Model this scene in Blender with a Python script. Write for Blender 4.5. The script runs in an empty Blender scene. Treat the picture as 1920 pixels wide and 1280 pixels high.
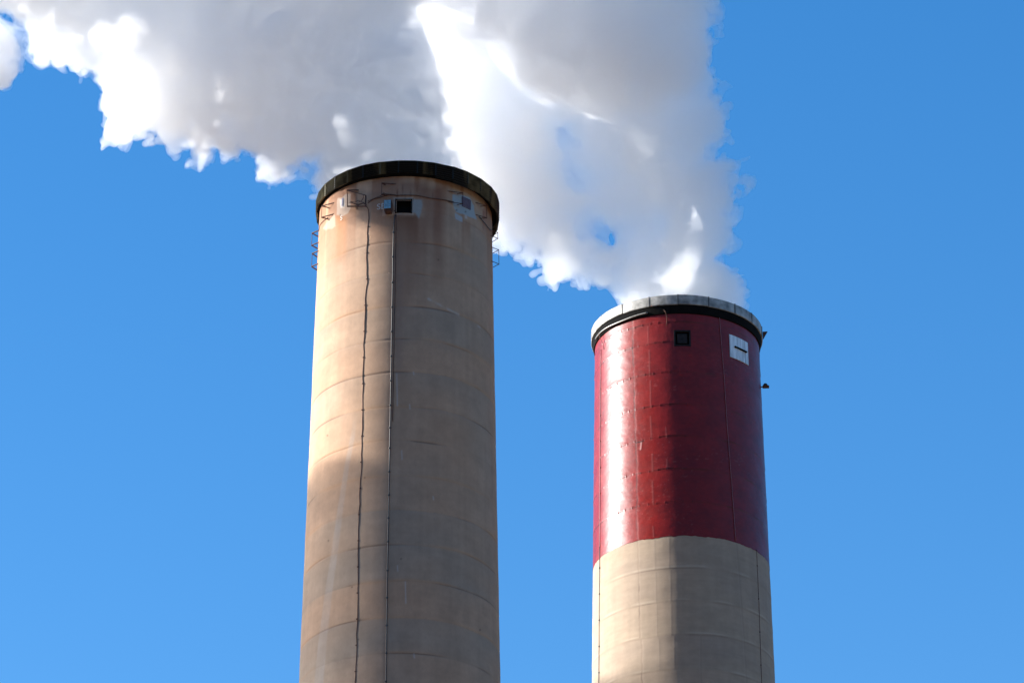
import bpy, math, random
import numpy as np
import openvdb as vdb

random.seed(7)
RNG = np.random.default_rng(11)
R = math.radians
scene = bpy.context.scene
COL = scene.collection

# ------------------------------------------------------------------ camera
F_PX = 7900.0                      # focal length in pixels of the 1920 wide frame
PITCH = R(26.3)
CAM = np.array([0.0, 0.0, 1.7])
cam_data = bpy.data.cameras.new("camera")
cam = bpy.data.objects.new("camera", cam_data)
COL.objects.link(cam)
cam.location = CAM
cam.rotation_euler = (math.pi / 2 + PITCH, 0, 0)
cam_data.sensor_width = 36.0
cam_data.lens = 36.0 * F_PX / 1920.0
cam_data.clip_start = 0.5
cam_data.clip_end = 20000
scene.camera = cam
RIGHT = np.array([1.0, 0, 0])
FWD = np.array([0, math.cos(PITCH), math.sin(PITCH)])
UP = np.array([0, -math.sin(PITCH), math.cos(PITCH)])

# ------------------------------------------------------------------ light
SUN_EL, SUN_AZ = R(21.0), R(95.6)   # azimuth to the left of the direction back to the viewer
sun_dir = np.array([-math.sin(SUN_AZ) * math.cos(SUN_EL), -math.cos(SUN_AZ) * math.cos(SUN_EL), math.sin(SUN_EL)])
sd = bpy.data.lights.new("sun", 'SUN')
sd.energy = 5.0
sd.angle = R(0.53)
sd.color = (1.0, 0.965, 0.91)
so = bpy.data.objects.new("sun", sd)
COL.objects.link(so)
from mathutils import Vector
so.rotation_euler = Vector(sun_dir).to_track_quat('Z', 'Y').to_euler()

world = bpy.data.worlds.new("World")
scene.world = world
world.use_nodes = True
wn, wl = world.node_tree.nodes, world.node_tree.links
wn.clear()
sky = wn.new('ShaderNodeTexSky')
sky.sky_type = 'NISHITA'
sky.sun_disc = False
sky.sun_elevation = SUN_EL
sky.sun_rotation = math.atan2(sun_dir[0], sun_dir[1])
sky.altitude = 300
sky.air_density = 1.0
sky.dust_density = 0.0
sky.ozone_density = 1.0
bg = wn.new('ShaderNodeBackground')
bg.inputs['Strength'].default_value = 0.088
hs = wn.new('ShaderNodeHueSaturation')
hs.inputs['Hue'].default_value = 0.506
hs.inputs['Saturation'].default_value = 1.45
wo = wn.new('ShaderNodeOutputWorld')
wl.new(sky.outputs[0], hs.inputs['Color'])
wl.new(hs.outputs[0], bg.inputs[0])
wl.new(bg.outputs[0], wo.inputs[0])

scene.view_settings.view_transform = 'Standard'
scene.view_settings.look = 'None'
scene.view_settings.exposure = 1.55
scene.view_settings.gamma = 1.0
scene.render.engine = 'CYCLES'
cy = scene.cycles
cy.use_denoising = True
try:
    cy.denoiser = 'OPENIMAGEDENOISE'
except Exception:
    pass
cy.max_bounces = 100
cy.diffuse_bounces = 4
cy.glossy_bounces = 4
cy.volume_bounces = 96
cy.transparent_max_bounces = 32
cy.sample_clamp_indirect = 8
cy.use_adaptive_sampling = True
cy.adaptive_threshold = 0.015
cy.volume_step_rate = 1.0
cy.volume_max_steps = 256


# ------------------------------------------------------------------ helpers
def ray(px, py):
    d = RIGHT * ((px - 960) / F_PX) + FWD + UP * ((640 - py) / F_PX)
    return d / np.linalg.norm(d)


def project(P):
    q = P - CAM
    w = q @ FWD
    return 960 + F_PX * (q @ RIGHT) / w, 640 - F_PX * (q @ UP) / w


def tag(o, label=None, cat=None, group=None, kind=None):
    if label: o["label"] = label
    if cat: o["category"] = cat
    if group: o["group"] = group
    if kind: o["kind"] = kind
    return o


def link(name, me, mat=None, parent=None):
    o = bpy.data.objects.new(name, me)
    COL.objects.link(o)
    if mat is not None:
        me.materials.append(mat)
    if parent is not None:
        o.parent = parent
    return o


def mesh_from(verts, faces, smooth=False):
    me = bpy.data.meshes.new("mesh")
    verts = np.asarray(verts, dtype=np.float32)
    me.from_pydata(verts.tolist(), [], [list(map(int, f)) for f in faces])
    me.update()
    if smooth:
        me.polygons.foreach_set('use_smooth', np.ones(len(me.polygons), dtype=bool))
    return me


def quad_mesh(verts, quads, smooth=True):
    """fast path for large all-quad meshes"""
    me = bpy.data.meshes.new("mesh")
    n, m = len(verts), len(quads)
    me.vertices.add(n)
    me.vertices.foreach_set('co', np.ascontiguousarray(verts, dtype=np.float32).ravel())
    me.loops.add(m * 4)
    me.loops.foreach_set('vertex_index', np.ascontiguousarray(quads, dtype=np.int32).ravel())
    me.polygons.add(m)
    me.polygons.foreach_set('loop_start', np.arange(0, m * 4, 4, dtype=np.int32))
    me.polygons.foreach_set('use_smooth', np.full(m, smooth, dtype=bool))
    me.update(calc_edges=True)
    return me


class MB:
    """collects shapes into one mesh"""
    def __init__(self):
        self.v, self.f = [], []

    def add(self, vs, fs):
        b = len(self.v)
        self.v += [tuple(map(float, x)) for x in vs]
        self.f += [[b + i for i in f] for f in fs]

    def box(self, c, ax, ay, az, bevel=0.0):
        """c centre; ax, ay, az half extents as vectors; chamfered edges when bevel > 0"""
        c, ax, ay, az = map(np.array, (c, ax, ay, az))
        if bevel <= 0:
            vs = [c + sx * ax + sy * ay + sz * az for sz in (-1, 1) for sx, sy in ((-1, -1), (1, -1), (1, 1), (-1, 1))]
            self.add(vs, [(0, 3, 2, 1), (4, 5, 6, 7), (0, 1, 5, 4), (1, 2, 6, 5), (2, 3, 7, 6), (3, 0, 4, 7)])
            return
        L = [np.linalg.norm(a) for a in (ax, ay, az)]
        k = [max(0.0, 1 - bevel / l) for l in L]
        rings = []
        for sz, s in ((-1, 0), (-k[2], 1), (k[2], 1), (1, 0)):
            fx, fy = (1, 1) if s else (k[0], k[1])
            gx, gy = (k[0], k[1]) if s else (k[0] * k[0], k[1] * k[1])
            rings.append([c + a * ax + b * ay + sz * az for a, b in
                          ((-gx, -fy), (gx, -fy), (fx, -gy), (fx, gy), (gx, fy), (-gx, fy), (-fx, gy), (-fx, -gy))])
        vs = [p for r_ in rings for p in r_]
        fs = [tuple(reversed(range(8))), tuple(range(24, 32))]
        for r_ in range(3):
            for i in range(8):
                j = (i + 1) % 8
                fs.append((r_ * 8 + i, r_ * 8 + j, r_ * 8 + 8 + j, r_ * 8 + 8 + i))
        self.add(vs, fs)

    def tube(self, pts, r, n=8):
        pts = [np.array(p, float) for p in pts]
        vs, fs = [], []
        m = len(pts)
        ref = None
        for i, p in enumerate(pts):
            t = pts[min(i + 1, m - 1)] - pts[max(i - 1, 0)]
            t /= np.linalg.norm(t) + 1e-9
            if ref is None:
                a = np.array([0, 0, 1.0]) if abs(t[2]) < 0.8 else np.array([1.0, 0, 0])
            else:
                a = ref
            u = a - t * (a @ t); u /= np.linalg.norm(u)
            ref = u
            w = np.cross(t, u)
            rr = r[i] if hasattr(r, '__len__') else r
            for k in range(n):
                an = 2 * math.pi * k / n
                vs.append(p + rr * (math.cos(an) * u + math.sin(an) * w))
        for i in range(m - 1):
            for k in range(n):
                k2 = (k + 1) % n
                fs.append((i * n + k, i * n + k2, (i + 1) * n + k2, (i + 1) * n + k))
        fs.append(tuple(reversed(range(n))))
        fs.append(tuple(range((m - 1) * n, m * n)))
        self.add(vs, fs)

    def angle_bar(self, a, b, w=0.05, t=0.012, up=(0, 0, 1)):
        """an L-section bar from a to b"""
        a, b, up = np.array(a, float), np.array(b, float), np.array(up, float)
        d = b - a; L = np.linalg.norm(d); d /= L
        u = up - d * (up @ d)
        if np.linalg.norm(u) < 1e-3:
            u = np.array([1.0, 0, 0]) - d * d[0]
        u /= np.linalg.norm(u)
        s = np.cross(d, u)
        m = (a + b) / 2
        self.box(m + u * w / 2, d * L / 2, u * w / 2, s * t / 2)
        self.box(m + s * (w / 2 + t / 2), d * L / 2, u * t / 2, s * w / 2)

    def build(self, name, mat, parent=None, smooth=False):
        return link(name, mesh_from(self.v, self.f, smooth), mat, parent)


# ---- noise on numpy grids
def _basis(n, ncell, periodic):
    t = np.linspace(0, ncell, n, endpoint=not periodic)
    i = np.floor(t).astype(int)
    if not periodic:
        i = np.minimum(i, ncell - 1)
    f = t - i
    w = [(1 - f) ** 3 / 6, (3 * f ** 3 - 6 * f ** 2 + 4) / 6, (-3 * f ** 3 + 3 * f ** 2 + 3 * f + 1) / 6, f ** 3 / 6]
    m = ncell if periodic else ncell + 3
    B = np.zeros((n, m), dtype=np.float32)
    for k in range(4):
        idx = (i + k) % m if periodic else i + k
        B[np.arange(n), idx] += w[k]
    return B


def noise2(shape, cells, periodic=(False, False), rng=RNG):
    """smooth noise, about -1..1"""
    Bs = [_basis(shape[k], max(1, int(cells[k])), periodic[k]) for k in range(2)]
    L = rng.uniform(-1, 1, (Bs[0].shape[1], Bs[1].shape[1])).astype(np.float32)
    return (Bs[0] @ L @ Bs[1].T) * 2.2


def noise3(shape, cells, rng):
    Bs = [_basis(shape[k], max(1, int(round(cells[k]))), False) for k in range(3)]
    L = rng.uniform(-1, 1, tuple(B.shape[1] for B in Bs)).astype(np.float32)
    T = np.tensordot(Bs[2], L, axes=(1, 2))          # z,i,j
    T = np.tensordot(Bs[1], T, axes=(1, 2))          # y,z,i
    T = np.tensordot(Bs[0], T, axes=(1, 2))          # x,y,z
    return T * 3.0


def smooth01(x):
    x = np.clip(x, 0, 1)
    return x * x * (3 - 2 * x)


def poly_sd(X, Y, poly):
    """signed distance, positive inside"""
    P = np.array(poly, dtype=np.float32)
    d2 = np.full(X.shape, 1e12, dtype=np.float32)
    ins = np.zeros(X.shape, dtype=bool)
    n = len(P)
    for i in range(n):
        a, b = P[i], P[(i + 1) % n]
        e = b - a
        t = np.clip(((X - a[0]) * e[0] + (Y - a[1]) * e[1]) / (e @ e + 1e-9), 0, 1)
        dx, dy = X - (a[0] + t * e[0]), Y - (a[1] + t * e[1])
        d2 = np.minimum(d2, dx * dx + dy * dy)
        c = (a[1] > Y) != (b[1] > Y)
        with np.errstate(divide='ignore', invalid='ignore'):
            xi = a[0] + (Y - a[1]) * e[0] / (e[1] if e[1] != 0 else 1e-9)
        ins ^= c & (X < xi)
    return np.where(ins, 1, -1) * np.sqrt(d2)


def polyline_dist(X, Y, pts):
    P = np.array(pts, dtype=np.float32)
    d2 = np.full(X.shape, 1e12, dtype=np.float32)
    for i in range(len(P) - 1):
        a, b = P[i], P[i + 1]
        e = b - a
        t = np.clip(((X - a[0]) * e[0] + (Y - a[1]) * e[1]) / (e @ e + 1e-9), 0, 1)
        d2 = np.minimum(d2, (X - (a[0] + t * e[0])) ** 2 + (Y - (a[1] + t * e[1])) ** 2)
    return np.sqrt(d2)


# ---- materials
def mat_new(name):
    m = bpy.data.materials.new(name)
    m.use_nodes = True
    return m, m.node_tree.nodes, m.node_tree.links, m.node_tree.nodes['Principled BSDF']


def mat_plain(name, col, rough=0.6, metal=0.0, var=0.25, scale=6.0, bump=0.0, spec=0.5):
    """noise-varied paint or metal"""
    m, n, l, p = mat_new(name)
    tc = n.new('ShaderNodeTexCoord')
    nz = n.new('ShaderNodeTexNoise'); nz.inputs['Scale'].default_value = scale
    nz.inputs['Detail'].default_value = 6
    cr = n.new('ShaderNodeValToRGB')
    cr.color_ramp.elements[0].position = 0.3; cr.color_ramp.elements[1].position = 0.7
    cr.color_ramp.elements[0].color = (*[c * (1 - var) for c in col], 1)
    cr.color_ramp.elements[1].color = (*[min(1, c * (1 + var)) for c in col], 1)
    l.new(tc.outputs['Object'], nz.inputs['Vector'])
    l.new(nz.outputs['Fac'], cr.inputs['Fac'])
    l.new(cr.outputs['Color'], p.inputs['Base Color'])
    p.inputs['Roughness'].default_value = rough
    p.inputs['Metallic'].default_value = metal
    p.inputs['Specular IOR Level'].default_value = spec
    if bump:
        b = n.new('ShaderNodeBump'); b.inputs['Strength'].default_value = bump
        b.inputs['Distance'].default_value = 0.02
        l.new(nz.outputs['Fac'], b.inputs['Height']); l.new(b.outputs[0], p.inputs['Normal'])
    return m


def mat_painted(name, rough, spec, grain_scale, grain_amt, bump_s, bump_d, bump_scale, diff_rough=0.0, rough_var=0.0):
    """colour from the mesh's own paint/stain attribute, with fine grain and bump"""
    m, n, l, p = mat_new(name)
    at = n.new('ShaderNodeAttribute'); at.attribute_name = "paint"
    tc = n.new('ShaderNodeTexCoord')
    mp = n.new('ShaderNodeMapping'); mp.inputs['Scale'].default_value = (1, 1, 0.7)
    l.new(tc.outputs['Object'], mp.inputs['Vector'])
    nz = n.new('ShaderNodeTexNoise'); nz.inputs['Scale'].default_value = grain_scale
    nz.inputs['Detail'].default_value = 8; nz.inputs['Roughness'].default_value = 0.7
    l.new(mp.outputs[0], nz.inputs['Vector'])
    mr = n.new('ShaderNodeMapRange')
    mr.inputs['From Min'].default_value = 0.25; mr.inputs['From Max'].default_value = 0.75
    mr.inputs['To Min'].default_value = 1 - grain_amt; mr.inputs['To Max'].default_value = 1 + grain_amt
    l.new(nz.outputs['Fac'], mr.inputs['Value'])
    vm = n.new('ShaderNodeVectorMath'); vm.operation = 'SCALE'
    l.new(at.outputs['Color'], vm.inputs[0]); l.new(mr.outputs[0], vm.inputs['Scale'])
    l.new(vm.outputs[0], p.inputs['Base Color'])
    p.inputs['Roughness'].default_value = rough
    p.inputs['Diffuse Roughness'].default_value = diff_rough
    p.inputs['Specular IOR Level'].default_value = spec
    nb = n.new('ShaderNodeTexNoise'); nb.inputs['Scale'].default_value = bump_scale
    nb.inputs['Detail'].default_value = 5; nb.inputs['Roughness'].default_value = 0.6
    l.new(mp.outputs[0], nb.inputs['Vector'])
    b = n.new('ShaderNodeBump'); b.inputs['Strength'].default_value = bump_s
    b.inputs['Distance'].default_value = bump_d
    l.new(nb.outputs['Fac'], b.inputs['Height']); l.new(b.outputs[0], p.inputs['Normal'])
    if rough_var:
        n3 = n.new('ShaderNodeTexNoise'); n3.inputs['Scale'].default_value = 1.3
        n3.inputs['Detail'].default_value = 7
        l.new(tc.outputs['Object'], n3.inputs['Vector'])
        m3 = n.new('ShaderNodeMapRange')
        m3.inputs['From Min'].default_value = 0.3; m3.inputs['From Max'].default_value = 0.7
        m3.inputs['To Min'].default_value = rough - rough_var; m3.inputs['To Max'].default_value = rough + rough_var
        l.new(n3.outputs['Fac'], m3.inputs['Value']); l.new(m3.outputs[0], p.inputs['Roughness'])
    return m


M_CONC_OLD = mat_painted("weathered_concrete", 0.9, 0.25, 9.0, 0.07, 0.35, 0.01, 30.0, diff_rough=0.2)
M_CONC_NEW = mat_painted("beige_concrete", 0.85, 0.3, 9.0, 0.05, 0.25, 0.01, 30.0, diff_rough=0.2)
M_RED = mat_painted("glossy_red_paint", 0.39, 0.24, 14.0, 0.12, 0.5, 0.006, 28.0, rough_var=0.05)
M_CAP_OLD = mat_plain("dark_corrugated_steel", (0.05, 0.052, 0.033), 0.55, 0.0, 0.45, 1.6, 0.2)
M_CAP_PALE = mat_plain("faded_and_sunlit_steel", (0.085, 0.078, 0.05), 0.65, 0.0, 0.6, 2.2, 0.2, 0.2)
M_CAP_METAL = mat_plain("dull_lead_sheet", (0.27, 0.265, 0.25), 0.6, 0.1, 0.55, 2.6, 0.3)
M_BLACK = mat_plain("matt_black", (0.006, 0.006, 0.006), 0.9, 0.0, 0.3, 3.0, 0.0, 0.08)  # near-black for liners, openings, rim undersides and the slot bar
M_RUST = mat_plain("rusty_steel", (0.085, 0.035, 0.022), 0.85, 0.0, 0.45, 9.0, 0.3)
M_DARKSTEEL = mat_plain("dark_steel", (0.04, 0.035, 0.035), 0.6, 0.0, 0.3, 9.0)
M_GREYSTEEL = mat_plain("grey_steel", (0.20, 0.20, 0.19), 0.45, 0.4, 0.3, 9.0)
M_WHITE = mat_plain("dirty_white_paint", (0.42, 0.47, 0.50), 0.6, 0.0, 0.12, 4.0)
M_CHALK = mat_plain("faded_white_lettering", (0.62, 0.56, 0.50), 0.9, 0.0, 0.2, 20.0)
M_MAUVE = mat_plain("faded_purple_vent", (0.12, 0.11, 0.17), 0.7, 0.0, 0.2, 5.0)
M_HATCH = mat_plain("sooty_hatch", (0.022, 0.020, 0.022), 0.8, 0.0, 0.3, 6.0, 0.0, 0.15)
M_LENS = mat_plain("lamp_glass", (0.20, 0.42, 0.55), 0.12, 0.0, 0.25, 12.0)
M_CABLE_R = mat_plain("red_painted_cable", (0.28, 0.09, 0.09), 0.5, 0.0, 0.3, 9.0)


# ------------------------------------------------------------------ the two chimneys
class Chimney:
    def __init__(self, x, y, r0, z0, taper):
        self.x, self.y, self.r0, self.z0, self.taper = x, y, r0, z0, taper

    def r(self, z):
        return self.r0 + (self.z0 - z) * self.taper

    def pt(self, th, z, off=0.0):
        rr = self.r(z) + off
        return np.array([self.x + rr * math.sin(th), self.y - rr * math.cos(th), z])

    def hit(self, px, py, rfix=None):
        """angle and height of the wall point seen at a photo pixel"""
        d = ray(px, py)
        rr = self.r0
        ox, oy = CAM[0] - self.x, CAM[1] - self.y
        for _ in range(6):
            a = d[0] ** 2 + d[1] ** 2
            b = 2 * (ox * d[0] + oy * d[1])
            c = ox * ox + oy * oy - rr * rr
            disc = max(b * b - 4 * a * c, 0.0)
            t = (-b - math.sqrt(disc)) / (2 * a)
            P = CAM + t * d
            rr = self.r(P[2]) if rfix is None else rfix
        return math.atan2(P[0] - self.x, -(P[1] - self.y)), P[2]

    def at(self, px, py, off=0.0):
        th, z = self.hit(px, py)
        return self.pt(th, z, off)

    def frame(self, th):
        """outward, sideways (to the right seen from outside), up"""
        return (np.array([math.sin(th), -math.cos(th), 0.0]), np.array([math.cos(th), math.sin(th), 0.0]), np.array([0, 0, 1.0]))


OLD = Chimney(-4.857, 170.0, 3.98, 89.56, 0.0184)
RED = Chimney(7.985, 183.0, 3.98, 90.7, 0.0173)
OLD_TOP, RED_TOP = 92.70, 92.60


def shaft_mesh(C, z_lo, z_hi, nth, dz, paint_fn, holes=(), coarse_to=None, r_off=0.0, caps=True):
    """dense grid of wall quads with painted vertex colours and real relief; below z_lo the wall goes on in coarse rows"""
    th = np.linspace(-math.pi, math.pi, nth, endpoint=False)
    nz = int((z_hi - z_lo) / dz) + 1
    zs = np.linspace(z_lo, z_hi, nz)
    TH, Z = np.meshgrid(th, zs)
    rr = C.r0 + (C.z0 - Z) * C.taper + r_off
    P = np.stack([C.x + rr * np.sin(TH), C.y - rr * np.cos(TH), Z], -1)
    PX, PY = project(P)
    front = np.cos(TH - math.atan2(-C.x, C.y)) > 0.02
    PXm = np.where(front, PX, -9999.0)
    col, disp = paint_fn(TH, Z, PXm, PY, front)
    rr = rr + disp
    P = np.stack([C.x + rr * np.sin(TH), C.y - rr * np.cos(TH), Z], -1)
    V = P.reshape(-1, 3)
    COLR = col.reshape(-1, 3)
    if coarse_to is not None:
        zc = np.linspace(coarse_to, z_lo, 30)[:-1]
        THc, Zc = np.meshgrid(th, zc)
        rc = C.r0 + (C.z0 - Zc) * C.taper + r_off
        Vc = np.stack([C.x + rc * np.sin(THc), C.y - rc * np.cos(THc), Zc], -1).reshape(-1, 3)
        cc = np.broadcast_to(col.reshape(nz, nth, 3)[:40].mean(axis=(0, 1)), (len(Vc), 3))
        V = np.concatenate([Vc, V]); COLR = np.concatenate([cc, COLR])
        nz += len(zc)
        zs = np.concatenate([zc, zs])
    i, j = np.meshgrid(np.arange(nz - 1), np.arange(nth), indexing='ij')
    j2 = (j + 1) % nth
    Q = np.stack([i * nth + j, i * nth + j2, (i + 1) * nth + j2, (i + 1) * nth + j], -1)
    keep = np.ones(i.shape, dtype=bool)
    thm = th[j] + math.pi / nth
    zm = (zs[i] + zs[i + 1]) / 2
    for (t0, t1, z0, z1) in holes:
        keep &= ~((thm > t0) & (thm < t1) & (zm > z0) & (zm < z1))
    me = quad_mesh(V, Q[keep])
    a = me.color_attributes.new("paint", 'FLOAT_COLOR', 'POINT')
    buf = np.ones((len(V), 4), dtype=np.float32); buf[:, :3] = np.clip(COLR, 0.005, 0.95)
    a.data.foreach_set('color', buf.ravel())
    return me


def ring_mesh(C, prof, n, th0=0.0, dx=0.0, closed=False):
    """revolve (radius, z) profile as n flat or fine segments"""
    vs, fs = [], []
    m = len(prof)
    for k in range(n):
        t = th0 + 2 * math.pi * k / n
        for (r_, z_) in prof:
            vs.append((C.x + dx + r_ * math.sin(t), C.y - r_ * math.cos(t), z_))
    for k in range(n):
        k2 = (k + 1) % n
        for i in range(m - 1 + (1 if closed else 0)):
            i2 = (i + 1) % m
            fs.append((k * m + i, k2 * m + i, k2 * m + i2, k * m + i2))
    return vs, fs


# ---- joints of the old chimney: heights from where each lift joint crosses the wall's middle
old_joints = [OLD.hit(757, y)[1] for y in (454, 512.6, 575, 636, 697.5, 762, 826, 891, 955.5, 1020.5, 1088, 1158, 1224)]
old_joints = [old_joints[0] + 1.62] + old_joints + [old_joints[-1] - 1.8 * k for k in range(1, 4)]
red_joints = [RED.hit(1270, y)[1] for y in (603, 640, 697, 757, 817, 878, 940, 1064, 1126, 1188.5, 1254)]
red_joints += [red_joints[-1] - 1.75 * k for k in range(1, 3)]

W0 = OLD.hit(743, 397.5)
W1 = OLD.hit(771, 375.5)
H0 = RED.hit(1267, 646)
H1 = RED.hit(1291.5, 622.5)


def mixc(col, c, a):
    a = np.clip(a, 0, 1)[..., None]
    return col * (1 - a) + np.array(c, dtype=np.float32) * a


def gauss(x, s):
    return np.exp(-(x / s) ** 2)


def paint_old(TH, Z, PX, PY, front):
    rng = np.random.default_rng(5)
    sh = TH.shape
    per = (False, True)
    n = lambda a, b: noise2(sh, (a, b), per, rng)
    zr = Z.max() - Z.min()
    col = np.zeros(sh + (3,), np.float32) + np.array([0.425, 0.285, 0.192], np.float32)
    disp = np.zeros(sh, np.float32)
    # pours: each lift has its own tone, pinker or greyer
    js = sorted(old_joints)
    tones = rng.uniform(-1, 1, len(js) + 2)
    tones[::-1][:15] = [0.6, 0.8, 0.6, -0.1, 0.6, -0.8, 0.6, -0.95, -0.4, -0.2, 0.6, -0.5, -0.9, 0.4, -0.9]
    grey = np.array([0.325, 0.258, 0.198], np.float32)
    pink = np.array([0.46, 0.285, 0.18], np.float32)
    idx = np.searchsorted(np.array(js), Z + 0.04 * n(3, 24))
    tt = tones[idx] * 0.62 + 0.45 * n(10, 7) + 0.3 * n(30, 20)
    fz = np.clip((Z.max() - Z) / zr, 0, 1)
    tt = tt - 0.35 * (fz - 0.4)
    col = mixc(col, grey, np.clip(-tt, 0, 1) * 0.85)
    col = mixc(col, pink, np.clip(tt, 0, 1) * 0.85)
    col *= (1 + 0.05 * n(60, 50) + 0.04 * n(160, 140) + 0.035 * n(10, 260) + 0.03 * n(26, 120) + 0.02 * n(300, 30))[..., None]
    cloud = smooth01(0.5 + 0.9 * n(16, 10))
    col = mixc(col, (0.56, 0.31, 0.17), cloud * 0.16)
    pit = smooth01((n(330, 400) - 0.9) / 0.3)
    col = mixc(col, (0.22, 0.17, 0.13), pit * 0.12)
    # just under each joint a slightly different tone, on it a broken dark line
    for k, j in enumerate(js):
        jj = j + 0.025 * noise2((1, sh[1]), (1, 30), (False, True), rng)
        d = Z - jj
        on = smooth01(0.25 + 0.9 * noise2((1, sh[1]), (1, 26), (False, True), rng))
        col = mixc(col, (0.20, 0.13, 0.09), gauss(d, 0.034) * (0.10 + 0.85 * on * on))
        below = (d < 0) * np.exp(d / 0.45)
        col = mixc(col, (0.32, 0.25, 0.19), below * 0.40 * smooth01(0.5 + 0.8 * n(8, 12)))
        col = mixc(col, (0.52, 0.29, 0.15), gauss(d - 0.02, 0.10) * 0.35 * smooth01(0.2 + n(6, 14)))
        disp -= 0.018 * gauss(d, 0.04) * (0.3 + 0.7 * on)
    disp += 0.006 * n(40, 40)
    # rust and soot that ran down from the rim
    top = Z.max()
    fall = np.clip((top - Z) / 5.5, 0, 1)
    streak = noise2((1, sh[1]), (1, 55), (False, True), rng) * 0.6 + noise2((1, sh[1]), (1, 130), (False, True), rng) * 0.5
    streak = streak + 0.35 * n(8, 90)
    a = smooth01(streak * 1.7 + 0.30) * (1 - fall) ** 1.2
    col = mixc(col, (0.27, 0.125, 0.065), a * 0.9)
    blot = smooth01(n(14, 26) * 0.9 + 0.25 * n(50, 90)) * (1 - fall) ** 2
    col = mixc(col, (0.33, 0.19, 0.13), blot * 0.7)
    # streaks placed as on the wall
    def run(x0, x1, y0, y1, c, s, soft=4):
        m = smooth01((PX - x0) / soft + 0.5) * smooth01((x1 - PX) / soft + 0.5)
        v = smooth01((PY - y0) / 14) * np.clip(1 - (PY - y0) / (y1 - y0), 0, 1) ** 0.8
        return mixc(col, c, m * v * min(1.0, s * 1.25) * (0.8 + 0.35 * n(20, 60)))
    col = run(744, 784, 397, 470, (0.13, 0.055, 0.025), 0.85, 8)
    col = run(739, 800, 400, 620, (0.26, 0.13, 0.08), 0.55, 12)
    col = run(808, 830, 345, 560, (0.19, 0.075, 0.045), 0.55, 14)
    col = run(786, 812, 345, 430, (0.20, 0.09, 0.055), 0.45, 12)
    col = run(752, 800, 335, 375, (0.19, 0.085, 0.055), 0.6, 12)
    col = run(630, 650, 398, 500, (0.42, 0.17, 0.06), 0.65, 9)
    col = run(622, 634, 405, 640, (0.40, 0.22, 0.13), 0.35, 6)
    col = run(868, 882, 408, 470, (0.26, 0.11, 0.05), 0.6, 6)
    col = run(905, 912, 385, 440, (0.22, 0.05, 0.03), 0.8, 3)
    col = run(640, 652, 352, 366, (0.30, 0.10, 0.04), 0.7, 4)
    for x, y in ((755, 341), (760, 362), (768, 366), (782, 345), (800, 348), (811, 355), (770, 352), (745, 350), (788, 358)):
        col = run(x - 1.5, x + 1.5, y, y + rng.uniform(8, 30), (0.11, 0.05, 0.035), 0.8, 2.0)
    # repainted pale patches
    pale = (0.29, 0.33, 0.33)
    wob = 1.5 * n(90, 120)
    def patch(poly, c, s, soft=1.5):
        return mixc(col, c, smooth01(poly_sd(PX + wob, PY + wob, poly) / soft + 0.5) * s)
    col = patch([(771, 374), (792, 376), (791, 400), (786, 410), (778, 399), (771, 398)], pale, 0.75, 4)
    col = patch([(738, 371), (775, 371), (775, 402), (738, 402)], (0.44, 0.38, 0.33), 0.45, 2)
    col = patch([(848, 364), (862, 364.5), (880, 370), (885, 380), (889, 386), (894, 412), (880, 407), (865, 400), (856, 398), (851, 390), (848, 382)], (0.31, 0.37, 0.39), 0.9, 1.6)
    col = patch([(854, 400), (866, 406), (866.5, 415.5), (855, 411.5)], (0.37, 0.40, 0.42), 0.85, 1.2)
    col = patch([(872, 404), (877, 406), (877, 412), (872, 410)], (0.52, 0.46, 0.42), 0.6, 1.0)
    col = patch([(633, 372), (649, 365), (656, 362), (657, 390), (652, 399), (641, 406), (632, 404)], (0.50, 0.41, 0.33), 0.6, 2)
    col = patch([(637, 374), (646, 371), (647, 386), (639, 390)], (0.62, 0.56, 0.50), 0.9, 1.0)
    col = patch([(620, 408), (628, 402), (630, 425), (612, 432), (606, 430)], (0.50, 0.42, 0.34), 0.5, 3)
    col = patch([(717, 379), (733, 376), (738, 404), (716, 405)], (0.56, 0.42, 0.31), 0.5, 1.5)
    # long grey run from the drain mark on the sunny side, pale scratch on the shaded side
    d = polyline_dist(PX, PY, [(668, 770), (662, 815), (651, 870), (640, 940), (628, 1030), (616, 1110), (606, 1190), (597, 1290)])
    wdt = 3.5 + 0.010 * (PY - 780)
    col = mixc(col, (0.40, 0.37, 0.34), smooth01((wdt - d) / 3 + 0.5) * 0.38 * smooth01((PY - 770) / 60) * (0.8 + 0.2 * n(100, 90)))
    d = polyline_dist(PX, PY, [(803, 560), (835, 577), (870, 594), (902, 615)])
    col = mixc(col, (0.52, 0.48, 0.44), gauss(d, 2.0) * 0.55 * smooth01(0.6 + n(40, 90)))
    for (x, y, L) in ((753, 845, 16), (745, 1060, 10), (775, 697, 5), (768, 758, 8), (776, 1225, 7), (812, 930, 6), (744, 700, 60), (760, 1090, 40)):
        d = polyline_dist(PX, PY, [(x, y), (x + 1, y + L)])
        col = mixc(col, (0.50, 0.46, 0.43), gauss(d, 1.2) * 0.6)
    for (x, y) in ((614, 816), (684, 895), (616, 1013), (672, 1198), (752, 1047), (822, 487), (638, 403), (660, 1100), (900, 1180), (856, 394), (873, 397)):
        d = np.hypot(PX - x, PY - y)
        col = mixc(col, (0.10, 0.07, 0.05), gauss(d, 1.6) * 0.8)
    # broken dark bands left and right of the conduit
    d = PX - (738 - (PY - 440) * 0.0165)
    col = mixc(col, (0.25, 0.17, 0.125), gauss(d + 3, 5) * 0.45 * smooth01(0.5 + 1.2 * n(14, 60)))
    col = mixc(col, (0.30, 0.19, 0.14), gauss(d - 12, 9) * 0.5 * (PY < 900) * smooth01(0.5 + n(10, 60)))
    return col, disp


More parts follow.
